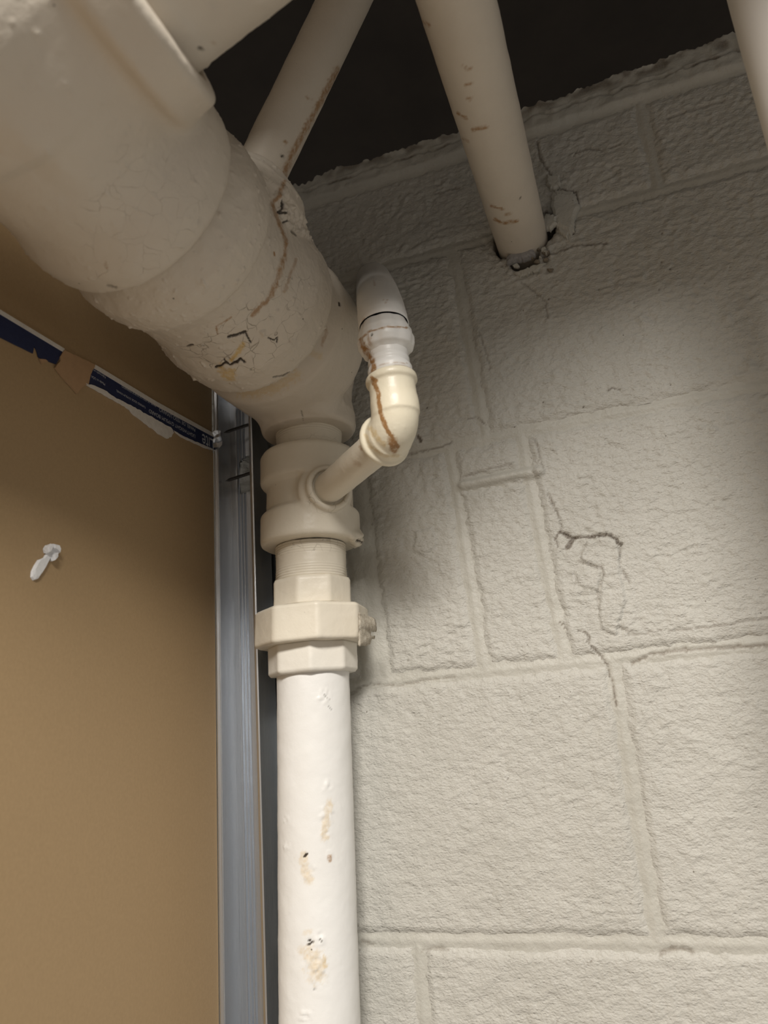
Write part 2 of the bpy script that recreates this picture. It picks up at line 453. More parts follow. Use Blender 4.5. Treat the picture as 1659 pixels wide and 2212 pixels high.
def relief(x, z):
    """lumps, cracks and dirt shared by blocks and joints; returns dy (towards the room is negative) and dirt"""
    P = np.stack([x, 0 * x, z], 1)
    dy = np.zeros(len(x)); dirt = np.zeros(len(x))
    PP = np.stack([x, z], 1); nz = fbm(P * 300, 2)
    wob = np.stack([fbm(P * 220 + 3, 2), fbm(P * 220 + 9, 2)], 1) * 0.0011
    for L, w, dep, dr in CRK:
        lo = L.min(0) - 0.008; hi = L.max(0) + 0.008
        s = np.where((PP[:, 0] > lo[0]) & (PP[:, 0] < hi[0]) & (PP[:, 1] > lo[1]) & (PP[:, 1] < hi[1]))[0]
        if not len(s): continue
        d, t = polydist(PP[s] + wob[s], L)
        ww = np.maximum(w * (1 + 0.6 * nz[s]), 0.0009)
        g = sstep(1.15, 0.2, d / ww)
        dy[s] = np.maximum(dy[s], dep * g)
        lip = sstep(3.2, 1.6, d / ww) * sstep(0.8, 1.4, d / ww)
        dy[s] -= 0.25 * dep * lip
        dirt[s] = np.maximum(dirt[s], dr * sstep(1.05, 0.4, d / ww))
    for L, w, hgt in BEADS:
        d, t = polydist(PP, L); dy -= hgt * sstep(1.1, 0.2, d / w)
    for poly, hgt in PLAST:
        lo = poly.min(0) - 0.002; hi = poly.max(0) + 0.002
        s = np.where((PP[:, 0] > lo[0]) & (PP[:, 0] < hi[0]) & (PP[:, 1] > lo[1]) & (PP[:, 1] < hi[1]))[0]
        if len(s): dy[s] -= hgt * inpoly(PP[s] + wob[s], poly)
    hd = hole_d(x, z)
    dy += 0.035 * sstep(0.0008, -0.0025, hd)
    rough = sstep(0.022, 0.0, hd)
    dy += rough * (0.0025 * fbm(P * 160, 3))
    dirt = np.maximum(dirt, sstep(0.006, 0.0, hd) * np.clip(0.5 + 0.9 * fbm(P * 200, 2), 0, 1) * 0.8)
    return dy, dirt

def lean(z):
    z = np.asarray(z, float)
    return np.where((z > 0.038) & (z < 0.242), -0.05 * (z - 0.140), np.where((z >= 0.242) & (z < 0.447), -0.05 * (z - 0.344), 0.0))
HW = 0.0013  # grid pitch of the wall relief
def block(x0, x1, z0, z1, tone):
    nx = max(3, int((x1 - x0) / HW)); nzc = max(3, int((z1 - z0) / HW))
    xs = np.linspace(x0, x1, nx); zs = np.linspace(z0, z1, nzc)
    X, Z = np.meshgrid(xs, zs, indexing='ij'); xu = X.ravel(); z = Z.ravel(); x = xu + lean(z)
    P = np.stack([x, 0 * x + tone * 3, z], 1)
    wob = 0.0016 * fbm(P * 55, 3)
    de = np.minimum(np.minimum(xu - x0, x1 - xu), np.minimum(z - z0, z1 - z)) + wob
    dy = 0.0031 * sstep(0.0075, -0.0012, de)
    tex = (0.0005 + 0.0005 * sstep(-0.1, 0.25, z)) * fbm(P * np.array([150, 1, 230]), 3) + 0.0008 * fbm(P * np.array([45, 1, 60]), 2)
    pk = fbm(P * np.array([30, 1, 40]) + 5, 2)
    tex += (0.0006 + 0.0012 * sstep(-0.05, 0.2, z)) * sstep(0.05, 0.5, pk) * fbm(P * np.array([110, 1, 260]) + 8, 2)
    pit = np.maximum(perlin(P * 330 + 2) - 0.62, 0) * 0.006
    r, dirt = relief(x, z)
    y = dy + tex + pit + r
    dirt = np.maximum(dirt, 0.9 * sstep(0.0006, 0.0014, pit))
    V = np.stack([x, y, z], 1)
    i, j = np.meshgrid(np.arange(nx - 1), np.arange(nzc - 1), indexing='ij'); i = i.ravel(); j = j.ravel()
    Fc = np.stack([i * nzc + j, (i + 1) * nzc + j, (i + 1) * nzc + j + 1, i * nzc + j + 1], 1)
    # sides and back give the block its depth
    V = np.concatenate([V, [(a, 0.19, b) for a in (x0, x1) for b in (z0, z1)]]); n = nx * nzc
    o = mesh_obj('block', V, Fc, M_block, wall, True, {'dirt': np.concatenate([dirt, [0] * 4]), 'rust': np.concatenate([0.35 * dirt, [0] * 4]), 'yel': np.zeros(len(V)), 'crk': np.zeros(len(V))})
    return o
Z0, Z1, Z2, Z3, Z4 = -0.163, 0.038, 0.242, 0.447, 0.549
J = 0.0036
blocks = [
 (-0.62, -0.2005 - J, -0.36, Z0 - J), (-0.2005 + J, 0.19, -0.36, Z0 - J),
 (-0.43, -0.0205 - J, Z0 + J, Z1 - J), (-0.0205 + J, 0.30, Z0 + J, Z1 - J),
 (-0.62, -0.238, Z1 + J, Z2 - J), (-0.212, -0.1285 - J, Z1 + J, Z2 - J),
 (-0.1285 + J, -0.0625 - J, Z1 + J, 0.2025 - J), (-0.1285 + J, -0.0625 - J, 0.2025 + J, Z2 - J),
 (-0.0625 + J, 0.30, Z1 + J, Z2 - J),
 (-0.50, -0.1035 - J, Z2 + J, Z3 - J), (-0.1035 + J, 0.32, Z2 + J, Z3 - J),
 (-0.62, -0.30 - J, Z3 + J, Z4 - J), (-0.30 + J, 0.085 - J, Z3 + J, Z4 - J), (0.085 + J, 0.36, Z3 + J, Z4 - J),
]
for k, bb in enumerate(blocks): block(*bb, k)

# mortar: one bed for all joints, faces well inside blocks dropped
def mortar():
    x0, x1, z0, z1 = -0.62, 0.33, -0.36, 0.592
    h = 0.0016
    nx = int((x1 - x0) / h); nzc = int((z1 - z0) / h)
    xs = np.linspace(x0, x1, nx); zs = np.linspace(z0, z1, nzc)
    X, Z = np.meshgrid(xs, zs, indexing='ij'); x = X.ravel(); z = Z.ravel()
    inside = np.full(len(x), -1.0)
    for bx0, bx1, bz0, bz1 in blocks:
        inside = np.maximum(inside, np.minimum(np.minimum(x - lean(z) - bx0, bx1 - x + lean(z)), np.minimum(z - bz0, bz1 - z)))
    P = np.stack([x, 0 * x, z], 1)
    r, dirt = relief(x, z)
    y = 0.0012 + 0.0007 * fbm(P * 40, 2) + 0.0003 * fbm(P * 160, 2) + r
    y += 0.0010 * sstep(-0.0045, 0.0015, inside)
    # capping band of plaster along the top with a broken upper edge
    band = sstep(Z4 - 0.001, Z4 + 0.004, z)
    y = y - band * 0.0045 + band * 0.0016 * fbm(P * 60 + 4, 3)
    top = 0.580 + 0.0045 * fbm(np.stack([x * 25, 0 * x, 0 * x], 1), 2) + 0.004 * fbm(np.stack([x * 140, 0 * x + 5, 0 * x], 1), 3) + 0.010 * sstep(-0.02, 0.25, x)
    crack = np.abs(z - (0.566 + 0.004 * fbm(np.stack([x * 50, 0 * x + 3, 0 * x], 1), 3)))
    y += 0.003 * sstep(0.0022, 0.0004, crack) + 0.002 * sstep(0.566, 0.570, z)
    dirt = np.maximum(dirt, 0.8 * sstep(0.0020, 0.0004, crack) * sstep(-0.05, 0.3, fbm(P * 30 + 7, 2)))
    dirt = np.maximum(dirt, 0.55 * sstep(0.568, 0.578, z) * sstep(-0.2, 0.3, fbm(P * 60, 2)))
    V = np.stack([x, y, np.minimum(z, top)], 1)
    i, j = np.meshgrid(np.arange(nx - 1), np.arange(nzc - 1), indexing='ij'); i = i.ravel(); j = j.ravel()
    Fc = np.stack([i * nzc + j, (i + 1) * nzc + j, (i + 1) * nzc + j + 1, i * nzc + j + 1], 1)
    keep = (inside[Fc].min(1) < 0.012) & (z[Fc].min(1) < top[Fc].max(1))
    Fc = Fc[keep]
    used = np.unique(Fc); mp = np.full(len(V), -1); mp[used] = np.arange(len(used))
    o = mesh_obj('mortar', V[used], mp[Fc], M_mortar, wall, True, {'dirt': dirt[used], 'rust': 0.4 * dirt[used], 'yel': np.zeros(len(used)), 'crk': np.zeros(len(used))})
    o['label'] = 'cream-painted mortar joints and capping plaster'
    return o
mortar()
bk = box('wall_core', (-0.62, 0.04, -0.36), (0.33, 0.19, 0.566), M_gap, wall)

# broken plaster around the pipe hole
def chip(name, pix, Y, thick, mat, parent, lift=0.0, tilt=0.0):
    """an irregular plate traced as a photo outline, standing at depth Y on the wall"""
    Q = []
    for k in range(len(pix)):
        a = np.array(pix[k], float); b = np.array(pix[(k + 1) % len(pix)], float); n = max(1, int(np.hypot(*(b - a)) / 3.5))
        for t in range(n): Q.append(a + (b - a) * t / n + rng.normal(size=2) * 1.3)
    P = [atY(x, y, Y) for x, y in Q]
    c = np.mean(P, 0); n = len(P)
    A = []
    for p in P:
        q = np.array(p); q[1] += tilt * (q[0] - c[0]); A.append(q)
    inner = [c + (a - c) * 0.72 + np.array([0, -thick * 0.95, 0]) for a in A]
    mid = [a + np.array([0, -thick * 0.55, 0]) + (c - a) * 0.06 for a in A]
    back = [a + np.array([0, thick * 0.8, 0]) for a in A]
    V = back + list(A) + mid + inner + [c + np.array([0, -thick, 0])]
    Fc = []
    for k in range(3):
        for i in range(n):
            Fc.append((k * n + i, k * n + (i + 1) % n, (k + 1) * n + (i + 1) % n, (k + 1) * n + i))
    for i in range(n): Fc.append((3 * n + i, 3 * n + (i + 1) % n, 4 * n))
    Fc.append(tuple(range(n))[::-1])
    V = np.array(V); 
    return mesh_obj(name, V, [f[::-1] for f in Fc], mat, parent, False)
pl = chip('plaster_flake', [(1190,425),(1200,412),(1238,414),(1248,432),(1252,448),(1243,470),(1240,500),(1232,512),(1205,495),(1196,478),(1192,455)], -0.001, 0.004, M_mortar, wall, tilt=0.05)
chip('plaster_flake', [(1162,487),(1180,463),(1204,470),(1203,486),(1188,499)], -0.003, 0.003, M_mortar, wall, tilt=-0.15)
chip('plaster_flake', [(1205,490),(1232,505),(1226,518),(1208,505)], -0.001, 0.003, M_mortar, wall)
chip('plaster_flake', [(1180,382),(1210,380),(1211,408),(1193,412),(1180,400)], -0.001, 0.0035, M_mortar, wall)
chip('plaster_flake', [(1110,592),(1150,575),(1178,570),(1160,588),(1125,600)], -0.0008, 0.002, M_mortar, wall)
chip('mortar_plug', [(1094,562),(1106,548),(1118,532),(1126,528),(1140,534),(1152,540),(1158,550),(1145,558),(1120,565),(1096,571)], -0.0045, 0.005, M_plug, wall)
for k in range(16):
    cx_, cy_ = 1165 + 22 * rng.normal(), 556 + 14 * rng.normal(); rr_ = 4 + 4 * rng.random()
    if cx_ < 1125: cy_ += 22
    chip('plaster_crumb', [(cx_ + rr_ * math.cos(a) * (0.7 + 0.5 * rng.random()), cy_ + rr_ * math.sin(a) * 0.7) for a in np.linspace(0, 6.28, 7)[:-1]], -0.0012, 0.0016 + 0.002 * rng.random(), M_crumb if k % 3 else M_mortar, wall)

# ------------------------------------------------------------------ drywall partition on the left
XD = -0.3515
dry = empty('wall_left', (XD, -0.5, -0.45))
tag(dry, 'brown paper back of gypsum drywall on the left', 'wall', kind='structure')
ZT = 0.5 * (atX(0, 675, XD)[2] + atX(465, 942, XD)[2])       # upper edge of the lower board
YE = -0.0455
def slab(name, x, y0, y1, z0, z1, t, mat, parent):
    return box(name, (x - t, y0, z0), (x, y1, z1), mat, parent)
o = slab('drywall_board', XD, -1.1, YE, -0.9, ZT, 0.0127, M_kraft, dry); o['label'] = 'lower brown-papered drywall board'
o = slab('drywall_board', XD - 0.0012, -1.1, YE, ZT + 0.0004, 0.5, 0.0127, M_kraft, dry); o['label'] = 'upper brown-papered drywall board in shade'

def drypoly(name, pix, h0, h1, mat, parent, rag=0.0, bulge=0.0):
    """thin piece lying on the drywall face, outline traced from the photo onto X = XD"""
    P = []
    for k, (x, y) in enumerate(pix):
        q = atX(x, y, XD); P.append((q[1], q[2]))
    if rag:
        Q = []
        for k in range(len(P)):
            a = np.array(P[k]); b = np.array(P[(k + 1) % len(P)]); n = max(1, int(np.linalg.norm(b - a) / 0.0025))
            for t in range(n): Q.append(a + (b - a) * t / n + (rng.normal(size=2) * rag if t else 0))
        P = Q
    P = np.array(P); n = len(P); c = P.mean(0)
    lvl = [(1.0, h0), (0.96, h0 + (h1 - h0) * 0.7), (0.8, h1)]
    V = []; Fc = []
    for s, h in lvl:
        for p in P:
            q = c + (p - c) * s if bulge else p
            V.append((XD + h, q[0], q[1]))
    if not bulge:
        V = [(XD + h0, *p) for p in P] + [(XD + h1, *p) for p in P]; lv = 2
    else: lv = 3
    for k in range(lv - 1):
        for i in range(n): Fc.append((k * n + i, k * n + (i + 1) % n, (k + 1) * n + (i + 1) % n, (k + 1) * n + i))
    Fc.append(tuple(range((lv - 1) * n, lv * n)))
    return mesh_obj(name, V, Fc, mat, parent, False)

tp = drypoly('edge_tape', [(-30, 663), (60, 715), (136, 760), (127, 773), (119, 787), (102, 781), (90, 777), (81, 772), (77, 757), (72, 748), (69, 764), (45, 752), (30, 745), (0, 730), (-30, 716)], 0.0002, 0.0009, M_blue, dry)
tp['label'] = 'navy blue edge tape with torn lower edge'
tp2 = drypoly('edge_tape', [(199, 794), (334, 874), (468, 946), (466, 974), (450, 967), (421, 954), (392, 942), (371, 930), (344, 912), (309, 894), (274, 875), (234, 854), (210, 840), (187, 831), (190, 811)], 0.0002, 0.0009, M_blue, dry)
tp2['label'] = 'navy blue edge tape with pale printing'
e1 = drypoly('tape_edge_strip', [(-30, 653), (137, 754), (135, 762), (-30, 663)], 0.0002, 0.0012, M_gyp, dry); e1['label'] = 'thin white paper edge above the tape'
e2 = drypoly('tape_edge_strip', [(203, 788), (336, 868), (468, 941), (468, 949), (334, 877), (200, 796)], 0.0002, 0.0012, M_gyp, dry); e2['label'] = 'thin white paper edge above the printed tape'
fl = drypoly('torn_paper_flap', [(136, 757), (202, 789), (192, 811), (188, 830), (176, 836), (163, 851), (150, 836), (130, 814), (116, 795), (120, 788), (127, 780), (126, 772)], 0.0003, 0.0017, M_flap, dry, 0.0002)
fl['label'] = 'torn flap of brown paper across the tape'
g1 = drypoly('exposed_gypsum', [(181, 829), (192, 832), (212, 840), (236, 855), (274, 875), (309, 894), (344, 913), (368, 928), (371, 936), (366, 945), (355, 946), (340, 938), (330, 928), (316, 918), (300, 906), (288, 898), (278, 886), (262, 876), (248, 868), (230, 858), (212, 848), (195, 838)], 0.0002, 0.0022, M_gyp, dry, 0.0004)
g1['label'] = 'ragged strip of exposed white gypsum'
g2 = drypoly('exposed_gypsum', [(372, 930), (392, 942), (410, 950), (440, 963), (467, 975), (440, 968), (412, 955), (390, 945)], 0.0002, 0.0014, M_gyp, dry, 0.0002)
g3 = drypoly('torn_paper_flap', [(83, 776), (88, 787), (101, 781), (95, 777)], 0.0002, 0.0013, M_flap, dry)

def print_text(body, pa, pb, width_m, parent, h=0.0013):
    """flat print, upside down on the drywall face; pa = photo pixel where the line starts (its right-hand end in the picture)"""
    cu = bpy.data.curves.new('print', 'FONT'); cu.body = body; cu.size = 1.0; cu.extrude = 0.0
    ob = bpy.data.objects.new('print', cu); COL.objects.link(ob)
    dg = bpy.context.evaluated_depsgraph_get(); dg.update()
    me = bpy.data.meshes.new_from_object(ob.evaluated_get(dg))
    bpy.data.objects.remove(ob)
    V = np.array([v.co[:] for v in me.vertices]); Fc = [tuple(p.vertices) for p in me.polygons]
    a = atX(*pa, XD); b = atX(*pb, XD)
    w = V[:, 0].max() - V[:, 0].min(); s = np.linalg.norm(b[1:] - a[1:]) / w
    d = (b - a)[1:]; d /= np.linalg.norm(d)
    up = np.array([-d[1], d[0]]);  up = up if up[1] < 0 else -up
    x = (V[:, 0] - V[:, 0].min()) * s; y = V[:, 1] * s * width_m
    Q = np.stack([np.full(len(V), XD + h), a[1] + x * d[0] + y * up[0], a[2] + x * d[1] + y * up[1]], 1)
    o = mesh_obj('printed_text', Q, Fc, M_ink, parent, False)
    return o
print_text('LIGHTWEIGHT GYPSUM BOARD', (419, 940), (319, 884), 1.0, tp2)
print_text('PANEL DE YESO LIVIANO', (419, 926), (341, 881), 1.0, tp2)
print_text('TAPERED EDGE GYPSUM PANEL', (312, 879), (248, 842), 1.0, tp2)
print_text('PANEL DE YESO DE BORDE REBAJADO', (334, 876), (260, 833), 1.0, tp2)
print_text('Made in USA', (224, 829), (194, 811), 1.0, tp2)
print_text('Fabricado en', (225, 814), (199, 798), 1.0, tp2)
print_text('Lite', (458, 950), (434, 937), 1.5, tp2)

smear = drypoly('compound_smear', [(65,1247),(66,1235),(72,1222),(80,1210),(92,1205),(98,1196),(94,1195),(92,1186),(97,1178),(104,1177),(108,1174),(118,1178),(122,1186),(121,1196),(124,1202),(118,1204),(111,1213),(107,1212),(106,1205),(100,1216),(96,1224),(88,1238),(78,1252),(70,1254)], 0.0001, 0.0020, M_smear, None, 0.00015, 1)
tag(smear, 'small white smear of joint compound stuck on the brown drywall', 'plaster')
for pxs in ([(105,1176),(117,1179),(121,1188),(119,1197),(112,1190),(106,1186)], [(92,1184),(100,1177),(104,1180),(98,1194),(94,1196)], [(106,1199),(115,1195),(112,1208),(107,1213)]):
    drypoly('compound_lump', pxs, 0.001, 0.0048, M_smear, smear, 0.0001, 1)

# ------------------------------------------------------------------ metal studs
def extrude_profile(name, prof, z0, z1, t, mat, parent, hole=None, n=2):
    """sheet profile in plan (list of (x,y)), thickness t, extruded upright; hole = (x0,x1,fun z_bottom, fun z_top)"""
    prof = np.array(prof, float)
    tan = np.gradient(prof, axis=0); tan /= np.linalg.norm(tan, axis=1)[:, None]
    nrm = np.stack([-tan[:, 1], tan[:, 0]], 1)
    V = []; Fc = []
    for off in (0, t):
        pr = prof + nrm * off
        base = len(V)
        for x, y in pr:
            zb, zt = (z0, z0)
            if hole and hole[0] <= x <= hole[1] and abs(y - hole[4]) < 0.004:
                zb, zt = hole[2](x), hole[3](x)
            else: zb = zt = 0.5 * (z0 + z1) if not hole else hole[5]
            V += [(x, y, z0), (x, y, zb), (x, y, zt), (x, y, z1)]
        for i in range(len(pr) - 1):
            a, b = base + 4 * i, base + 4 * (i + 1)
            for k in (0, 2):
                f = (a + k, b + k, b + k + 1, a + k + 1)
                Fc.append(f if off == 0 else f[::-1])
    return mesh_obj(name, V, Fc, mat, parent, False)
XL, XR, YF, YB = XD + 0.0004, -0.3098, -0.0450, -0.0140
stud = empty('metal_stud', (XL, YF, -0.45))
tag(stud, 'shiny galvanised steel C stud standing at the drywall edge beside the pipe', 'stud')
web = [(XL, YB)]
xs = np.linspace(XL + 0.0006, XR - 0.0006, 90)
def webY(x):
    y = YB
    for c, w, dpt in [(atY(q, 1500, YB)[0], 0.0008, 0.0034) for q in (505, 524, 531, 538)]:
        y += dpt * math.exp(-((x - c) / w) ** 2)
    return y
web += [(x, webY(x)) for x in xs] + [(XR, YB)]
hx0, hx1 = atY(516, 1025, YB)[0], atY(553, 1025, YB)[0]
hb = atY(530, 1064, YB)[2]; ht = atY(533, 985, YB)[2]
def htop(x):
    u = (x - hx0) / (hx1 - hx0); return ht - 0.010 + 0.010 * math.sqrt(max(0.0, 1 - (2 * u - 1) ** 2))
extrude_profile('web', web, -0.9, 0.5, 0.0006, M_zinc, stud, (hx0, hx1, lambda x: hb, htop, YB, 0.5 * (hb + ht)))
extrude_profile('flange', [(XL, YB)] + [(XL, YB + (YF - YB) * t) for t in (0.3, 0.35, 0.6, 0.65, 1.0)], -0.9, 0.5, 0.0006, M_zinc, stud)
extrude_profile('flange', [(XR, YF)] + [(XR, YF + (YB - YF) * t) for t in (0.35, 0.4, 0.65, 0.7, 1.0)], -0.9, 0.5, 0.0006, M_zinc, stud)
extrude_profile('lip', [(XL, YF), (XL + 0.0012, YF - 0.0004), (XL + 0.0034, YF + 0.0002), (XL + 0.0042, YF + 0.0012)], -0.9, 0.5, 0.0006, M_zinc, stud)
extrude_profile('lip', [(XR - 0.0042, YF + 0.0012), (XR - 0.0034, YF + 0.0002), (XR - 0.0012, YF - 0.0004), (XR, YF)], -0.9, 0.5, 0.0006, M_zinc, stud)
# crushed metal tab at the tape end
tb = atY(468, 950, YF - 0.001)
V = []
for i in range(5):
    for j in range(7):
        V.append((tb[0] - 0.0045 + 0.0022 * i + 0.0005 * rng.normal(), YF - 0.0015 - 0.0016 * math.sin(i * 1.3) + 0.0012 * rng.normal(), tb[2] - 0.008 + 0.0028 * j + 0.0006 * rng.normal()))
mesh_obj('crushed_tab', V, [(i * 7 + j, (i + 1) * 7 + j, (i + 1) * 7 + j + 1, i * 7 + j + 1) for i in range(4) for j in range(6)], M_zinc, stud, False)

stud2 = empty('metal_track', (-0.33, -0.012, -0.45))
tag(stud2, 'dull grey steel channel standing behind the shiny stud, against the block wall', 'stud')
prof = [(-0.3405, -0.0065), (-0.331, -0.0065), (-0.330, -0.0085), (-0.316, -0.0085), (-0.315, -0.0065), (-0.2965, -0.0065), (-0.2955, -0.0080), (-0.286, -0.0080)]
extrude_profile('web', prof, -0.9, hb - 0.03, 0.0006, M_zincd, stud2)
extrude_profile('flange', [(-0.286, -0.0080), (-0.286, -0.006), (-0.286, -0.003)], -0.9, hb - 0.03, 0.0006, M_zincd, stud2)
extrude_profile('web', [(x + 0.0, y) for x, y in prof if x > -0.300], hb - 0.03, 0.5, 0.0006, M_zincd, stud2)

def screw(pa, pb, label, Ya):
    a = atY(*pa, Ya); b = atY(*pb, Ya); b = a + (b - a) * 1.12
    s = empty('drywall_screw', a); tag(s, label, 'screw', None)
    n = 420; t = np.linspace(0, 1, n); L = np.linalg.norm(b - a)
    pitch = 0.00125; ph = (t * L / pitch) % 1.0
    r = 0.00105 + 0.00075 * np.maximum(0, 1 - np.abs(ph - 0.5) * 4)
    r *= np.clip(t * L / 0.005, 0.05, 1)
    V, Fc = sweep_arrays(a + (b - a) * t[:, None], r, 16, False)
    mesh_obj('shank', V, Fc, M_screw, s)
    return s
screw((481, 936), (538, 917), 'thin drywall screw poking across the stud just under the big pipe elbow', -0.030)
screw((485, 1040), (541, 1022), 'thin drywall screw crossing the rounded hole in the stud', -0.030)

# ------------------------------------------------------------------ big horizontal drain line
CX, CZ = -0.252, 0.333
drain = empty('drain_line', (CX, -0.25, CZ))
tag(drain, 'thick cream-painted horizontal drain line of banded tees and an elbow, paint cracked and stained', 'pipe')
PROF = np.array([(-0.70, .0665), (-0.60, .0665), (-0.47, .0670), (-0.452, .0665), (-0.445, .0690), (-0.437, .0705), (-0.429, .0690), (-0.425, .0682), (-0.402, .0690), (-0.396, .0688), (-0.3925, .0668), (-0.389, .0650), (-0.380, .0648), (-0.350, .0652), (-0.338, .0662),
                 (-0.3195, .0718), (-0.3165, .0724), (-0.301, .0718), (-0.2985, .0708), (-0.2965, .0685), (-0.2950, .0640)])
PROF2 = np.array([(-0.2950, .0618), (-0.2925, .0622), (-0.2735, .0716), (-0.2705, .0724), (-0.2515, .0718), (-0.2490, .0710), (-0.2465, .0685), (-0.2445, .0668), (-0.236, .0658), (-0.206, .0660), (-0.199, .0664),
                  (-0.1765, .0718), (-0.1735, .0725), (-0.1490, .0722), (-0.1460, .0712), (-0.1437, .0685), (-0.1425, .0640)])
PROF3 = np.array([(-0.1430, .0600), (-0.1405, .0604), (-0.1235, .0708), (-0.1205, .0716), (-0.080, .0712), (-0.073, .0705), (-0.068, .0690), (-0.062, .064)])
def rev(x, y, z, prof):
    return (np.hypot(x - CX, z - CZ) - np.interp(y, prof[:, 0], prof[:, 1])) * 0.92
def cyl(x, y, z, o, d, r, s0, s1, rd=0.003):
    d = np.asarray(d, float); d = d / np.linalg.norm(d)
    s = (x - o[0]) * d[0] + (y - o[1]) * d[1] + (z - o[2]) * d[2]
    q = np.sqrt(np.maximum((x - o[0]) ** 2 + (y - o[1]) ** 2 + (z - o[2]) ** 2 - s * s, 0))
    a = q - (r - rd); b = np.maximum(s0 + rd - s, s - (s1 - rd))
    return np.minimum(np.maximum(a, b), 0) + np.hypot(np.maximum(a, 0), np.maximum(b, 0)) - rd
def cone(x, y, z, o, d, prof):
    d = np.asarray(d, float); d = d / np.linalg.norm(d); prof = np.asarray(prof)
    s = (x - o[0]) * d[0] + (y - o[1]) * d[1] + (z - o[2]) * d[2]
    q = np.sqrt(np.maximum((x - o[0]) ** 2 + (y - o[1]) ** 2 + (z - o[2]) ** 2 - s * s, 0))
    return np.maximum((q - np.interp(s, prof[:, 0], prof[:, 1])) * 0.8, np.maximum(prof[0, 0] - s, s - prof[-1, 0]))
B1 = np.array([-0.252, -0.400, 0.333]); D1 = np.array([math.cos(math.radians(23.4)), 0, math.sin(math.radians(23.4))])
def sdf_t1(x, y, z):
    d = np.maximum(rev(x, y, z, PROF), np.maximum(y + 0.2950, -0.56 - y))
    b = cyl(x, y, z, B1, D1, 0.0640, 0, 0.074, 0.002)
    c = cyl(x, y, z, B1, D1, 0.0725, 0.0560, 0.0785, 0.0045)
    d = smin(smin(d, b, 0.016), c, 0.010)
    return np.maximum(d, -cyl(x, y, z, B1, D1, 0.0610, 0.0735, 0.10, 0.001))
def lumps(sc, amp, thr):
    def f(V, N, at):
        n = fbm(V * sc, 2); d = np.maximum(n - thr, 0) * amp
        return V + N * d[:, None], at
    return f
def t_extra(masks, amp=0.0030, thr=0.50, sc=210):
    """crazing masks given as (pixel polygon, strength)"""
    def f(V, N, at):
        px = proj(V); fm = front_mask(V, N)
        for poly, st in masks:
            P = np.asarray(poly, float)
            ins = inpoly(px, P); d, _ = polydist(px, np.vstack([P, P[:1]]))
            s = np.where(ins, 1.0, 0.0) * sstep(0, 28, d)
            at['crk'] = np.maximum(at['crk'], st * s * fm)
        n = fbm(V * sc, 2); d = np.maximum(n - thr, 0) * amp
        return V + N * d[:, None], at
    return f
V, Fc = surface_nets(sdf_t1, (-0.345, -0.575, 0.24), (-0.13, -0.288, 0.47), 0.0014)
o = paint_obj('tee_fitting', V, Fc, M_big, drain, 0.0003, 60, strokes=[
    ('rust', [(228, 570), (231, 576)], 4, 0.5, 0.3), ('dirt', [(235, 617), (250, 622)], 4, 0.4, 0.8)],
    extra=t_extra([([(250, 290), (330, 290), (420, 330), (470, 420), (430, 520), (330, 580), (200, 590), (130, 500), (170, 420)], 0.075),
                   ([(150, 560), (300, 560), (430, 480), (480, 350), (495, 400), (460, 500), (350, 600), (200, 630)], 0.09)], amp=0.0018))
o['label'] = 'large tee with a thick branch collar and crazed paint'

B2 = np.array([CX, -0.205, CZ]); D2 = np.array([math.cos(math.radians(60)), 0, math.sin(math.radians(60))])
def sdf_t2(x, y, z):
    d = np.maximum(rev(x, y, z, PROF2), np.maximum(y + 0.1428, -0.2946 - y))
    b = cone(x, y, z, B2, D2, [(0.0, 0.047), (0.064, 0.046), (0.074, 0.041), (0.083, 0.0275), (0.0865, 0.022), (0.088, 0.018)])
    return smin(d, b, 0.007)
def t2x(V, N, at):
    f = t_extra([([(360, 740), (430, 700), (520, 640), (560, 640), (640, 720), (600, 790), (540, 830), (450, 815), (390, 780)], 0.17),
                 ([(540, 640), (620, 560), (680, 560), (705, 640), (660, 740), (600, 800), (560, 740)], 0.10),
                 ([(540, 330), (610, 380), (650, 450), (590, 450)], 0.10), ([(420, 660), (470, 640), (540, 520), (500, 650)], 0.06)])
    V, at = f(V, N, at)
    px = proj(V); fm = front_mask(V, N)
    patch = [(588, 420), (612, 395), (630, 440), (660, 470), (685, 500), (675, 522), (650, 508), (622, 490), (600, 455)]
    s = inpoly(px, patch) * fm
    V = V + N * (s * (0.0012 + 0.003 * fbm(V * 170, 3)))[:, None]
    return V, at
V, Fc = surface_nets(sdf_t2, (-0.34, -0.305, 0.245), (-0.155, -0.133, 0.435), 0.0009)
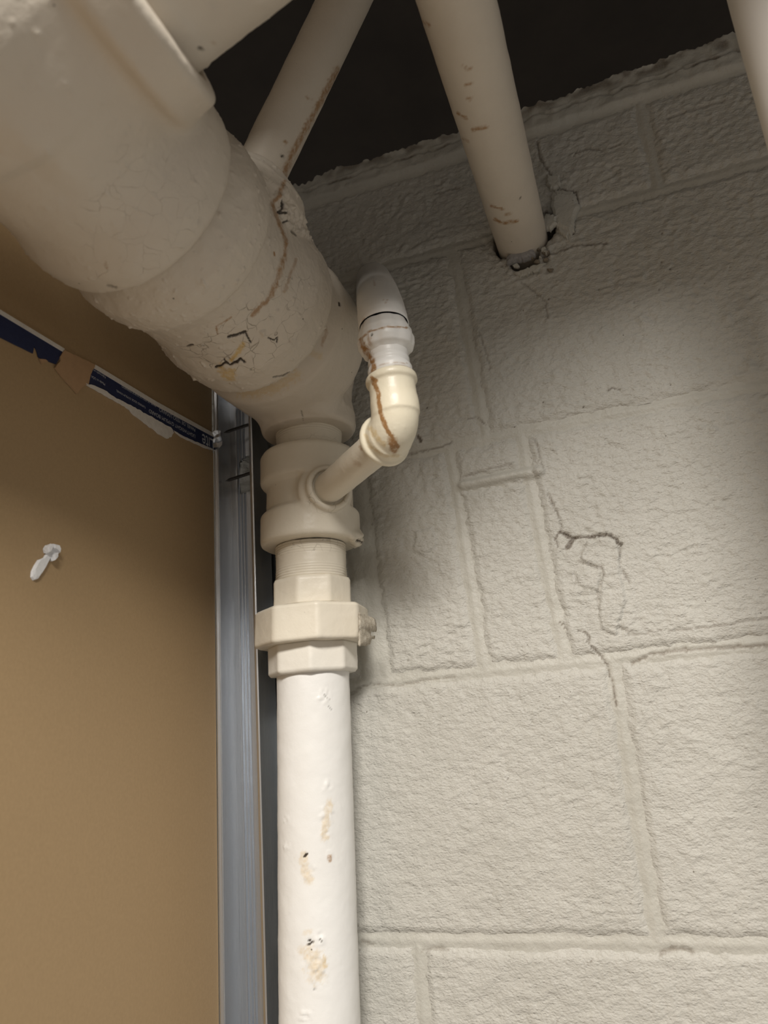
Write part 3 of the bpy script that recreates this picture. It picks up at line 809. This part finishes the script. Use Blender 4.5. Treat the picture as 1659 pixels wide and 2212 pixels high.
o = paint_obj('tee_fitting', V, Fc, M_big, drain, 0.0006, 70, strokes=[
    ('dirt', [(494, 728), (508, 725), (530, 717)], 4.0, 1.0, 0.4), ('dirt', [(530, 716), (535, 728), (542, 740)], 2.5, 0.8, 0.4),
    ('dirt', [(466, 793), (478, 790), (488, 783), (497, 788), (510, 782), (520, 775), (528, 782)], 3.0, 1.0, 0.6),
    ('dirt', [(484, 776), (488, 785)], 2.0, 0.9, 0.4), ('dirt', [(580, 730), (592, 735), (600, 728), (598, 740)], 1.8, 0.8, 0.4),
    ('rust', [(500, 685), (485, 695), (467, 705), (470, 722)], 2.2, 0.6, 0.5),
    ('rust', [(612, 560), (602, 600), (585, 640), (560, 665), (545, 680)], 8, 0.55, 0.7), ('rust', [(640, 560), (625, 600), (615, 630)], 5, 0.35, 0.8),
    ('rust', [(614, 392), (600, 425), (588, 440), (598, 470), (618, 520), (615, 560)], 6, 0.6, 0.6),
    ('yel', [(525, 745), (512, 762), (500, 778)], 7, 0.7, 0.6), ('yel', [(475, 792), (485, 805), (505, 800), (500, 820), (485, 812)], 9, 0.55, 0.7),
    ('dirt', [(606, 435), (608, 448), (600, 460), (612, 462)], 3.0, 0.9, 0.6), ('dirt', [(612, 480), (618, 478)], 3, 0.7, 0.4),
    ('dirt', [(405, 748), (416, 745)], 3.0, 0.7, 0.6), ('dirt', [(630, 500), (640, 508)], 3, 0.5, 0.6), ('rust', [(592, 545), (593, 552)], 2.5, 0.9, 0.2),
    ('dirt', [(625, 805), (612, 812), (590, 815)], 2.5, 0.5, 0.5)], extra=t2x)
o['label'] = 'second tee with split, yellow-stained paint and a raised branch boss'

AX0, AXS = -0.2520, 0.0315
def axis(z): return np.array([AX0 + (z - 0.25) * AXS, -0.045, z])
AXD = np.array([AXS, 0, 1.0]); AXD /= np.linalg.norm(AXD)
def vrev(x, y, z, prof):
    cx = AX0 + (z - 0.25) * AXS
    p = np.asarray(prof)
    return np.maximum((np.hypot(x - cx, y + 0.045) - np.interp(z, p[:, 0], p[:, 1])) * 0.93, np.maximum(p[0, 0] - z, z - p[-1, 0]))
def sdf_elbow(x, y, z):
    col = np.maximum(rev(x, y, z, PROF3), np.maximum(-0.1428 - y, y + 0.064))
    hb_ = cyl(x, y, z, (CX, 0, CZ), (0, 1, 0), 0.053, -0.10, -0.045, 0.018)
    sp = np.sqrt((x + 0.2505) ** 2 + (y + 0.052) ** 2 + (z - 0.335) ** 2) - 0.0480
    vt = vrev(x, y, z, [(0.2610, .0400), (0.2630, .0425), (0.267, .0432), (0.277, .0430), (0.284, .0415), (0.291, .0400), (0.345, .0430)])
    d = smin(smin(hb_, sp, 0.015), col, 0.003)
    return smin(d, vt, 0.011)
V, Fc = surface_nets(sdf_elbow, (-0.335, -0.150, 0.248), (-0.165, 0.02, 0.42), 0.0012)
o = paint_obj('elbow_fitting', V, Fc, M_big, drain, 0.0004, 55, strokes=[
    ('yel', [(520, 845), (560, 848), (600, 835), (640, 810)], 16, 0.30, 0.8), ('yel', [(670, 760), (690, 770)], 10, 0.2, 0.7),
    ('rust', [(695, 680), (705, 720), (695, 745)], 5, 0.35, 0.8), ('dirt', [(733, 653), (734, 660)], 2.5, 0.9, 0.2),
    ('dirt', [(653, 895), (650, 885), (655, 908)], 1.3, 0.4, 0.4)],
    extra=t_extra([([(680, 690), (710, 650), (716, 700), (690, 740)], 0.10), ([(630, 860), (680, 860), (680, 915), (640, 915)], 0.03)], amp=0.001))
o['label'] = 'smooth cream reducing elbow turning down to the small pipe'

# ------------------------------------------------------------------ vertical drain pipe
riser = empty('vertical_drain_pipe', tuple(axis(-0.45)))
tag(riser, 'upright white-painted pipe with octagonal union and side tee, standing before the block wall', 'pipe')
def lathe(name, prof, parent, mat, seg=96, sides=0, phase=0.0, strokes=(), lump=0.0004, step=0.0012, extra=None):
    p = np.asarray(prof, float); zs = [p[0, 0]]
    for a, b in zip(p[:-1], p[1:]):
        n = max(1, int(abs(b[0] - a[0]) / step + abs(b[1] - a[1]) / step)); zs += list(a[0] + (b[0] - a[0]) * np.arange(1, n + 1) / n)
    # parametric length to allow radial steps
    pts = [p[0]]
    for a, b in zip(p[:-1], p[1:]):
        n = max(1, int(np.hypot(*(b - a)) / step)); pts += [a + (b - a) * k / n for k in range(1, n + 1)]
    pts = np.array(pts); th = np.linspace(0, 2 * np.pi, seg, endpoint=False)
    if sides:
        w = 2 * np.pi / sides; q = (th - phase + w / 2) % w - w / 2
        k = np.minimum(np.cos(w / 2) / np.cos(np.minimum(np.abs(q), w)), 1.0)
        q2 = (th - phase) % w - w / 2
        k = np.cos(w / 2) / np.cos(q2)
        k = np.minimum(k, 0.988)
    else: k = np.ones(seg)
    V = []
    for z, r in pts:
        c = axis(z); V.append(np.stack([c[0] + r * k * np.cos(th), c[1] + r * k * np.sin(th), np.full(seg, z)], 1))
    V = np.concatenate(V); n = len(pts)
    i, j = np.meshgrid(np.arange(n - 1), np.arange(seg), indexing='ij'); i = i.ravel(); j = j.ravel(); j2 = (j + 1) % seg
    Fc = np.stack([i * seg + j, i * seg + j2, (i + 1) * seg + j2, (i + 1) * seg + j], 1)
    return paint_obj(name, V, Fc, mat, parent, lump, 60, strokes, extra)
def threads(z0, z1, r, side):
    """a nipple with shallow thread rings near both ends"""
    pr = []
    zs = np.arange(z0, z1, 0.0005)
    for z in zs:
        e = min(z - z0, z1 - z); a = 0.00045 * max(0, 1 - e / side) ** 0.5 if e < side else 0
        pr.append((z, r + a * math.sin(z / 0.0022 * 2 * math.pi)))
    return pr
def crkband(z0, z1, st):
    def f(V, N, at):
        at['crk'] = st * sstep(z0 - 0.003, z0, V[:, 2]) * sstep(z1 + 0.003, z1, V[:, 2]); return V, at
    return f
lathe('nipple', threads(0.236, 0.266, 0.0295, 0.013), riser, M_pipe, extra=crkband(0.239, 0.249, 0.10), step=0.0005)
ZB = 0.1945
# side tee
PSI = None
Ec = atZ(860, 927, ZB)
dE = Ec - axis(ZB); dE[2] = 0; LE = np.linalg.norm(dE); dE /= LE
def sdf_t3(x, y, z):
    d = vrev(x, y, z, [(0.1560, .0405), (0.1575, .0428), (0.160, .0436), (0.181, .0435), (0.1835, .0428), (0.1855, .0400), (0.1875, .0382), (0.2075, .0382), (0.2095, .0400), (0.2115, .0428), (0.214, .0436), (0.2365, .0435), (0.2395, .0418), (0.2405, .039)])
    b = cyl(x, y, z, axis(ZB), dE, 0.0200, 0, 0.0490, 0.003)
    b2 = cyl(x, y, z, axis(ZB), dE, 0.0245, 0, 0.0405, 0.004)
    d = smin(smin(d, b2, 0.004), b, 0.003)
    return smax(d, -cyl(x, y, z, axis(ZB) + dE * 0.0487, dE, 0.0155, -0.004, 0.02, 0.001), 0.002)
V, Fc = surface_nets(sdf_t3, (-0.305, -0.107, 0.150), (-0.20, 0.005, 0.246), 0.0010)
def t3x(V, N, at):
    px = proj(V); s = sstep(26, 8, np.hypot(px[:, 0] - 775, px[:, 1] - 1165)) * front_mask(V, N)
    V = V + N * (s * (0.003 + 0.003 * fbm(V * 160, 3)))[:, None]
    d = np.hypot(*(px - np.array([706, 1062])).T)
    at['crk'] = 0.12 * sstep(60, 40, d) * sstep(20, 35, d)
    return V, at
o = paint_obj('tee_fitting', V, Fc, M_pipe, riser, 0.0003, 60, strokes=[('dirt', [(768, 1163), (778, 1168)], 2.5, 0.7, 0.8)], extra=t3x)
o['label'] = 'cream side tee with a round boss facing the room'
lathe('nipple', threads(0.124, 0.156, 0.0305, 0.012), riser, M_pipe, extra=crkband(0.146, 0.155, 0.12), step=0.0005)
CAMAZ = math.atan2(-0.568, 0.25)
o = lathe('union_collar', [(0.1015, 0.030), (0.1015, 0.0352), (0.122, 0.0350), (0.1245, 0.0338), (0.1255, 0.030)], riser, M_pipe, 160, 8, CAMAZ + math.radians(26), lump=0.0003)
ZN0, ZN1 = 0.0700, 0.1000
o = lathe('union_nut', [(ZN0, 0.034), (ZN0, 0.0475), (ZN0 + 0.002, 0.0488), (ZN1 - 0.002, 0.0485), (ZN1, 0.0465), (ZN1 + 0.0015, 0.034)], riser, M_pipe, 192, 8, CAMAZ + math.radians(6), lump=0.0003)
o['label'] = 'wide octagonal union nut with flaking paint'
nut = o
# torn paint hanging off the nut
V = []; nrw, ncl = 17, 11
for i in range(nrw):
    for j in range(ncl):
        u = j / (ncl - 1); w = i / (nrw - 1)
        px_ = 774 + 38 * u * (1 - 0.35 * abs(w - 0.35)) ; py_ = 1322 + 74 * w + 16 * u * (1 - w) - 6 * u * w
        P3 = np.array([[px_ * 0.05, py_ * 0.05, 0.0]])
        V.append(atY(px_ + 1.5 * fbm(P3 * 3, 2)[0], py_ + 2.0 * fbm(P3 * 3 + 7, 2)[0], -0.082 + 0.034 * u + 0.0040 * fbm(P3, 3)[0]))
rr = mesh_obj('paint_flake', V, [(i * ncl + j, i * ncl + j + 1, (i + 1) * ncl + j + 1, (i + 1) * ncl + j) for i in range(nrw - 1) for j in range(ncl - 1) if not (j == ncl - 1 or (j > 6 and 7 < i < 11)) and not (j > 7 and i > 12)], M_flake, nut, True)
md = rr.modifiers.new('thickness', 'SOLIDIFY'); md.thickness = 0.0012
o = lathe('union_collar', [(0.0460, 0.0300), (0.0462, 0.0355), (0.0485, 0.0375), (0.0700, 0.0378), (0.0715, 0.034)], riser, M_mid, 160, 8, CAMAZ + math.radians(-2), lump=0.0003)
pst = [('yel', [(712, 1735), (705, 1775), (700, 1810)], 11, 0.30, 0.8), ('yel', [(655, 1850), (660, 1880), (668, 1900)], 14, 0.28, 0.7), ('dirt', [(657, 1850), (662, 1845)], 3.5, 1.0, 0.5),
       ('rust', [(712, 1850), (714, 1858)], 6, 0.7, 0.4), ('dirt', [(668, 2030), (674, 2036), (666, 2040)], 3.5, 0.9, 0.8), ('dirt', [(690, 2028), (696, 2036)], 2.0, 0.6, 0.8),
       ('yel', [(665, 2055), (690, 2080), (685, 2110), (672, 2090)], 20, 0.30, 0.8), ('yel', [(700, 2065), (703, 2090)], 5, 0.5, 0.8), ('yel', [(660, 2015), (668, 2012)], 8, 0.2, 0.6), ('dirt', [(700, 1500), (712, 1512)], 1.4, 0.35, 0.8),
       ('dirt', [(710, 1526), (716, 1534)], 1.4, 0.35, 0.8), ('dirt', [(674, 2140), (682, 2135)], 1.6, 0.4, 0.8)]
def pipex(V, N, at):
    px = proj(V); fm = front_mask(V, N)
    for cx_, cy_, r_ in ((700, 1505, 20), (708, 1700, 16), (704, 1760, 24), (704, 1800, 18), (665, 1880, 22), (712, 1845, 10), (690, 2030, 20), (682, 2080, 30), (690, 2110, 24), (618, 1770, 8), (620, 1830, 10), (660, 2200, 22)):
        s = sstep(1.0, 0.4, np.hypot(px[:, 0] - cx_, (px[:, 1] - cy_) * 0.8) / r_) * fm
        V = V + N * (s * np.clip(0.0010 * fbm(V * 330, 2) + 0.0003, -0.0006, 0.0012))[:, None]
    return V, at
o = lathe('pipe', [(-0.50, 0.03015), (0.0475, 0.03015)], riser, M_white, 160, strokes=pst, extra=pipex, lump=0.00025, step=0.0013)
o['label'] = 'straight white pipe with small rust blisters'

# ------------------------------------------------------------------ small branch pipe
small = empty('small_branch_pipe', tuple(axis(ZB) + dE * 0.045))
tag(small, 'small white rust-streaked branch pipe with elbow and slip nut, bending into the block wall', 'pipe')
p0 = axis(ZB) + dE * 0.043; p1 = Ec - dE * 0.016
V, Fc = tube(p0, p1, 0.0130, 0.0012, 72)
paint_obj('pipe', V, Fc, M_pipe, small, 0.0002, 60, strokes=[('rust', [(778, 965), (784, 972)], 5, 0.45, 0.9), ('rust', [(790, 958), (797, 970)], 5, 0.5, 0.9), ('rust', [(768, 1000), (778, 1004)], 7, 0.2, 0.8)])
RT = atY(822, 655, Ec[1])      # riser top
UP = RT - Ec; UP /= np.linalg.norm(UP)
def rz(y):                      # distance along the riser for a photo row
    P = [Ec + UP * s for s in np.linspace(-0.05, 0.2, 501)]
    return np.linspace(-0.05, 0.2, 501)[np.argmin(np.abs(proj(np.array(P))[:, 1] - y))]
R_el = 0.0175
def arc_path(c, d_in, d_out, R):
    """quarter bend; enters along d_in, leaves along d_out, corner at c"""
    a = c - d_in * R; o_ = a + d_out * R; t = np.linspace(0, np.pi / 2, 24)
    return np.array([o_ - d_out * R * np.cos(k) + d_in * R * np.sin(k) for k in t])
cpath = arc_path(Ec, dE, UP, R_el)
def sdf_pathtube(x, y, z, path, r):
    d = np.full(len(x), 9.0); P = np.stack([x, y, z], 1)
    for a, b in zip(path[:-1], path[1:]):
        e = b - a; t = np.clip(((P - a) @ e) / (e @ e), 0, 1); d = np.minimum(d, np.linalg.norm(P - a - t[:, None] * e, axis=1))
    return d - r
s_top = rz(816)
def sdf_el(x, y, z):
    d = sdf_pathtube(x, y, z, cpath, 0.0165)
    d = np.maximum(d, -((x - Ec[0]) * dE[0] + (y - Ec[1]) * dE[1]) - R_el - 0.004)
    a = cyl(x, y, z, Ec, -dE, 0.0165, 0.010, R_el + 0.006, 0.001)
    b = cyl(x, y, z, Ec, UP, 0.0163, 0.010, s_top, 0.001)
    r1 = cyl(x, y, z, Ec, -dE, 0.0194, R_el + 0.0005, R_el + 0.0065, 0.0024)
    r2 = cyl(x, y, z, Ec, UP, 0.0182, s_top - 0.006, s_top + 0.0005, 0.0024)
    return smin(smin(d, np.minimum(a, b), 0.002), np.minimum(r1, r2), 0.0015)
V, Fc = surface_nets(sdf_el, Ec + np.array([-0.052, -0.036, -0.026]), Ec + np.array([0.030, 0.052, s_top + 0.01]), 0.0008)
paint_obj('elbow', V, Fc, M_elbow, small, 0.0002, 60, strokes=[
    ('rust', [(806, 820), (816, 845), (822, 890), (832, 920), (846, 945), (858, 965)], 6.5, 0.95, 0.35), ('rust', [(846, 945), (852, 972)], 13, 0.8, 0.5),
    ('rust', [(802, 815), (812, 822), (806, 830)], 5, 0.8, 0.6), ('yel', [(800, 925), (815, 945), (830, 960)], 8, 0.4, 0.7), ('yel', [(790, 940), (800, 965), (830, 985), (860, 985)], 5, 0.3, 0.6)])['label'] = 'white elbow with a rust streak'
# neck, slip nut and top bend
def along(prof, name, mat, strokes, seg=96, facets=0, extra=None):
    p = np.asarray(prof, float); pts = [p[0]]
    for a, b in zip(p[:-1], p[1:]):
        n = max(1, int(np.hypot(*(b - a)) / 0.0009)); pts += [a + (b - a) * k / n for k in range(1, n + 1)]
    pts = np.array(pts); _, u, v = frame(UP); th = np.linspace(0, 2 * np.pi, seg, endpoint=False)
    k = np.ones(seg)
    if facets: k = 1 - 0.035 * (0.5 + 0.5 * np.cos(th * facets)) ** 3
    V = np.concatenate([Ec + UP * s + r * k[:, None] * (np.cos(th)[:, None] * u + np.sin(th)[:, None] * v) for s, r in pts]); n = len(pts)
    i, j = np.meshgrid(np.arange(n - 1), np.arange(seg), indexing='ij'); i = i.ravel(); j = j.ravel(); j2 = (j + 1) % seg
    Fc = np.stack([i * seg + j, i * seg + j2, (i + 1) * seg + j2, (i + 1) * seg + j], 1)
    return paint_obj(name, V, Fc, mat, small, 0.00025, 60, strokes, extra)
s808, s790, s778, s765, s745, s715, s700 = [rz(q) for q in (808, 794, 782, 766, 748, 722, 705)]
along([(s808 - 0.004, 0.0139), (s808 - 0.001, 0.0158), (s808 + 0.003, 0.0158), (s790, 0.0148), (s790 + 0.0008, 0.0139), (s790 + 0.002, 0.0148), (s778, 0.0148), (s778 + 0.001, 0.0139), (s778 + 0.003, 0.0144), (s765, 0.0146), (s765 + 0.004, 0.0144)], 'neck', M_white,
      [('rust', [(798, 765), (808, 790), (806, 815)], 8, 0.9, 0.6), ('rust', [(806, 805), (830, 795), (860, 790), (885, 795)], 2.0, 0.6, 0.6), ('rust', [(815, 790), (845, 782), (880, 785)], 1.5, 0.4, 0.6)])
along([(s765 - 0.001, 0.0139), (s765 + 0.001, 0.0162), (s745 - 0.004, 0.0188), (s745, 0.0203), (s745 + 0.004, 0.0205), (s715 - 0.003, 0.0195), (s715, 0.0193), (s715 + 0.002, 0.0184), (s700, 0.0168)], 'slip_nut', M_white,
      [('rust', [(780, 735), (786, 752), (796, 765), (806, 785)], 8, 0.75, 0.8), ('rust', [(795, 720), (800, 745)], 5, 0.4, 0.9), ('dirt', [(802, 722), (804, 724)], 2.2, 0.9, 0.2), ('rust', [(775, 735), (800, 715), (840, 705), (880, 708)], 2.5, 0.7, 0.7), ('rust', [(790, 748), (794, 752)], 4, 0.8, 0.4)], facets=8)['label'] = 'white slip nut with rust rings'
TB0 = Ec + UP * rz(706); TB1 = atY(807, 606, 0.012); TB1d = TB1 - TB0
kn = Ec + UP * rz(690)
tt = np.linspace(0, 1, 70)[:, None]
tpath = (1 - tt) ** 2 * TB0 + 2 * tt * (1 - tt) * (kn + UP * 0.012) + tt ** 2 * TB1
rad = np.full(len(tpath), 0.0180); rad[0] = 0.0176; rad[1] = 0.0183
V, Fc = sweep_arrays(tpath, rad, 80, False)
paint_obj('top_bend', V, Fc, M_white, small, 0.0002, 60, strokes=[
    ('dirt', [(790, 712), (815, 698), (845, 691), (870, 694)], 2.2, 0.9, 0.4), ('rust', [(772, 728), (790, 715), (815, 703)], 4, 0.8, 0.6), ('rust', [(765, 640), (764, 670), (770, 700), (775, 725)], 3.5, 0.7, 0.7),  # first stroke paints the dark gap at the rim into the colour
    ('rust', [(785, 690), (788, 704)], 4, 0.7, 0.7), ('dirt', [(822, 680), (824, 682)], 2, 0.8, 0.2), ('rust', [(808, 605), (809, 617)], 1.5, 0.5, 0.3), ('rust', [(828, 648), (834, 653), (838, 645)], 1.3, 0.4, 0.3)])

# ------------------------------------------------------------------ other pipes
bend = arc_path(B1 + D1 * 0.245, D1, np.array([-D1[2], 0, D1[0]]), 0.075)
bp = np.concatenate([[B1 + D1 * t for t in np.linspace(0.068, 0.168, 60)], bend, [bend[-1] + np.array([-D1[2], 0, D1[0]]) * t for t in np.linspace(0.003, 0.5, 120)]])
V, Fc = sweep_arrays(bp, np.full(len(bp), 0.0568), 112, False)
o = paint_obj('branch_drain_pipe', V, Fc, M_big, None, 0.0005, 50, strokes=[('dirt', [(433, 100), (434, 103)], 4, 0.9, 0.2), ('rust', [(460, 90), (462, 100)], 5, 0.3, 0.5)], extra=t_extra([], 0.004, 0.5, 150))
tag(o, 'wide cream branch pipe running up out of the large tee collar', 'pipe')
V, Fc = tube(B2 + D2 * 0.083, B2 + D2 * 0.50, 0.0192, 0.002, 72)
o = paint_obj('vent_pipe', V, Fc, M_big, None, 0.0003, 50, strokes=[('rust', [(612, 380), (632, 330), (665, 270), (700, 205), (730, 150)], 9, 0.6, 0.6), ('rust', [(648, 340), (700, 245), (770, 110)], 7, 0.35, 0.8), ('dirt', [(609, 336), (611, 338)], 4, 0.9, 0.2), ('rust', [(616, 306), (619, 312)], 3, 0.7, 0.2), ('rust', [(585, 356), (600, 368), (612, 388)], 3, 0.7, 0.6), ('rust', [(660, 210), (672, 215)], 3, 0.5, 0.6)])
tag(o, 'thin brown-streaked pipe rising from the cracked tee into the dark', 'pipe')
pts = [np.array([HOLE_X, y, HOLE_Z]) for y in np.linspace(0.045, -0.275, 160)]
cr = np.array([HOLE_X, -0.305, HOLE_Z])
pts += list(arc_path(cr, np.array([0, -1.0, 0]), np.array([0, 0, 1.0]), 0.03)) + [np.array([HOLE_X, -0.305, HOLE_Z + z]) for z in np.linspace(0.03, 0.57, 100)[1:]]
V, Fc = sweep_arrays(pts, np.full(len(pts), P2R), 88, False)
scr = [('rust', [(1000, 143), (1012, 150), (1018, 148)], 4, 0.55, 0.6), ('rust', [(912, 46), (928, 55)], 4, 0.6, 0.6), ('rust', [(1005, 185), (1018, 182)], 4, 0.55, 0.6), ('rust', [(1010, 212), (1016, 214)], 4, 0.5, 0.6), ('rust', [(988, 245), (1008, 256)], 4, 0.65, 0.6), ('rust', [(1020, 280), (1050, 276)], 5, 0.65, 0.6),
       ('rust', [(1000, 300), (1012, 305)], 4, 0.35, 0.6), ('rust', [(1060, 445), (1085, 452)], 4, 0.65, 0.6), ('rust', [(1068, 474), (1090, 482), (1116, 478)], 5, 0.7, 0.6), ('rust', [(1092, 464), (1102, 462)], 4, 0.5, 0.5), ('dirt', [(1125, 428), (1127, 430)], 2.5, 0.6, 0.2)]
o = paint_obj('drain_pipe', V, Fc, M_big, None, 0.0003, 50, strokes=scr)
tag(o, 'straight cream pipe with brown scuffs entering a broken hole in the block wall', 'pipe')

# white upright close to the lens
e = atY(1600, 87, -0.20); rp = 0.030
V, Fc = tube((e[0] + rp * 0.985, -0.20, -0.9), (e[0] + rp * 0.985, -0.20, 1.0), rp, 0.01, 72)
o = paint_obj('white_post', V, Fc, M_trim, None, 0.0002, 20)
tag(o, 'smooth clean white upright pipe standing closest in front of the block wall', 'pipe')
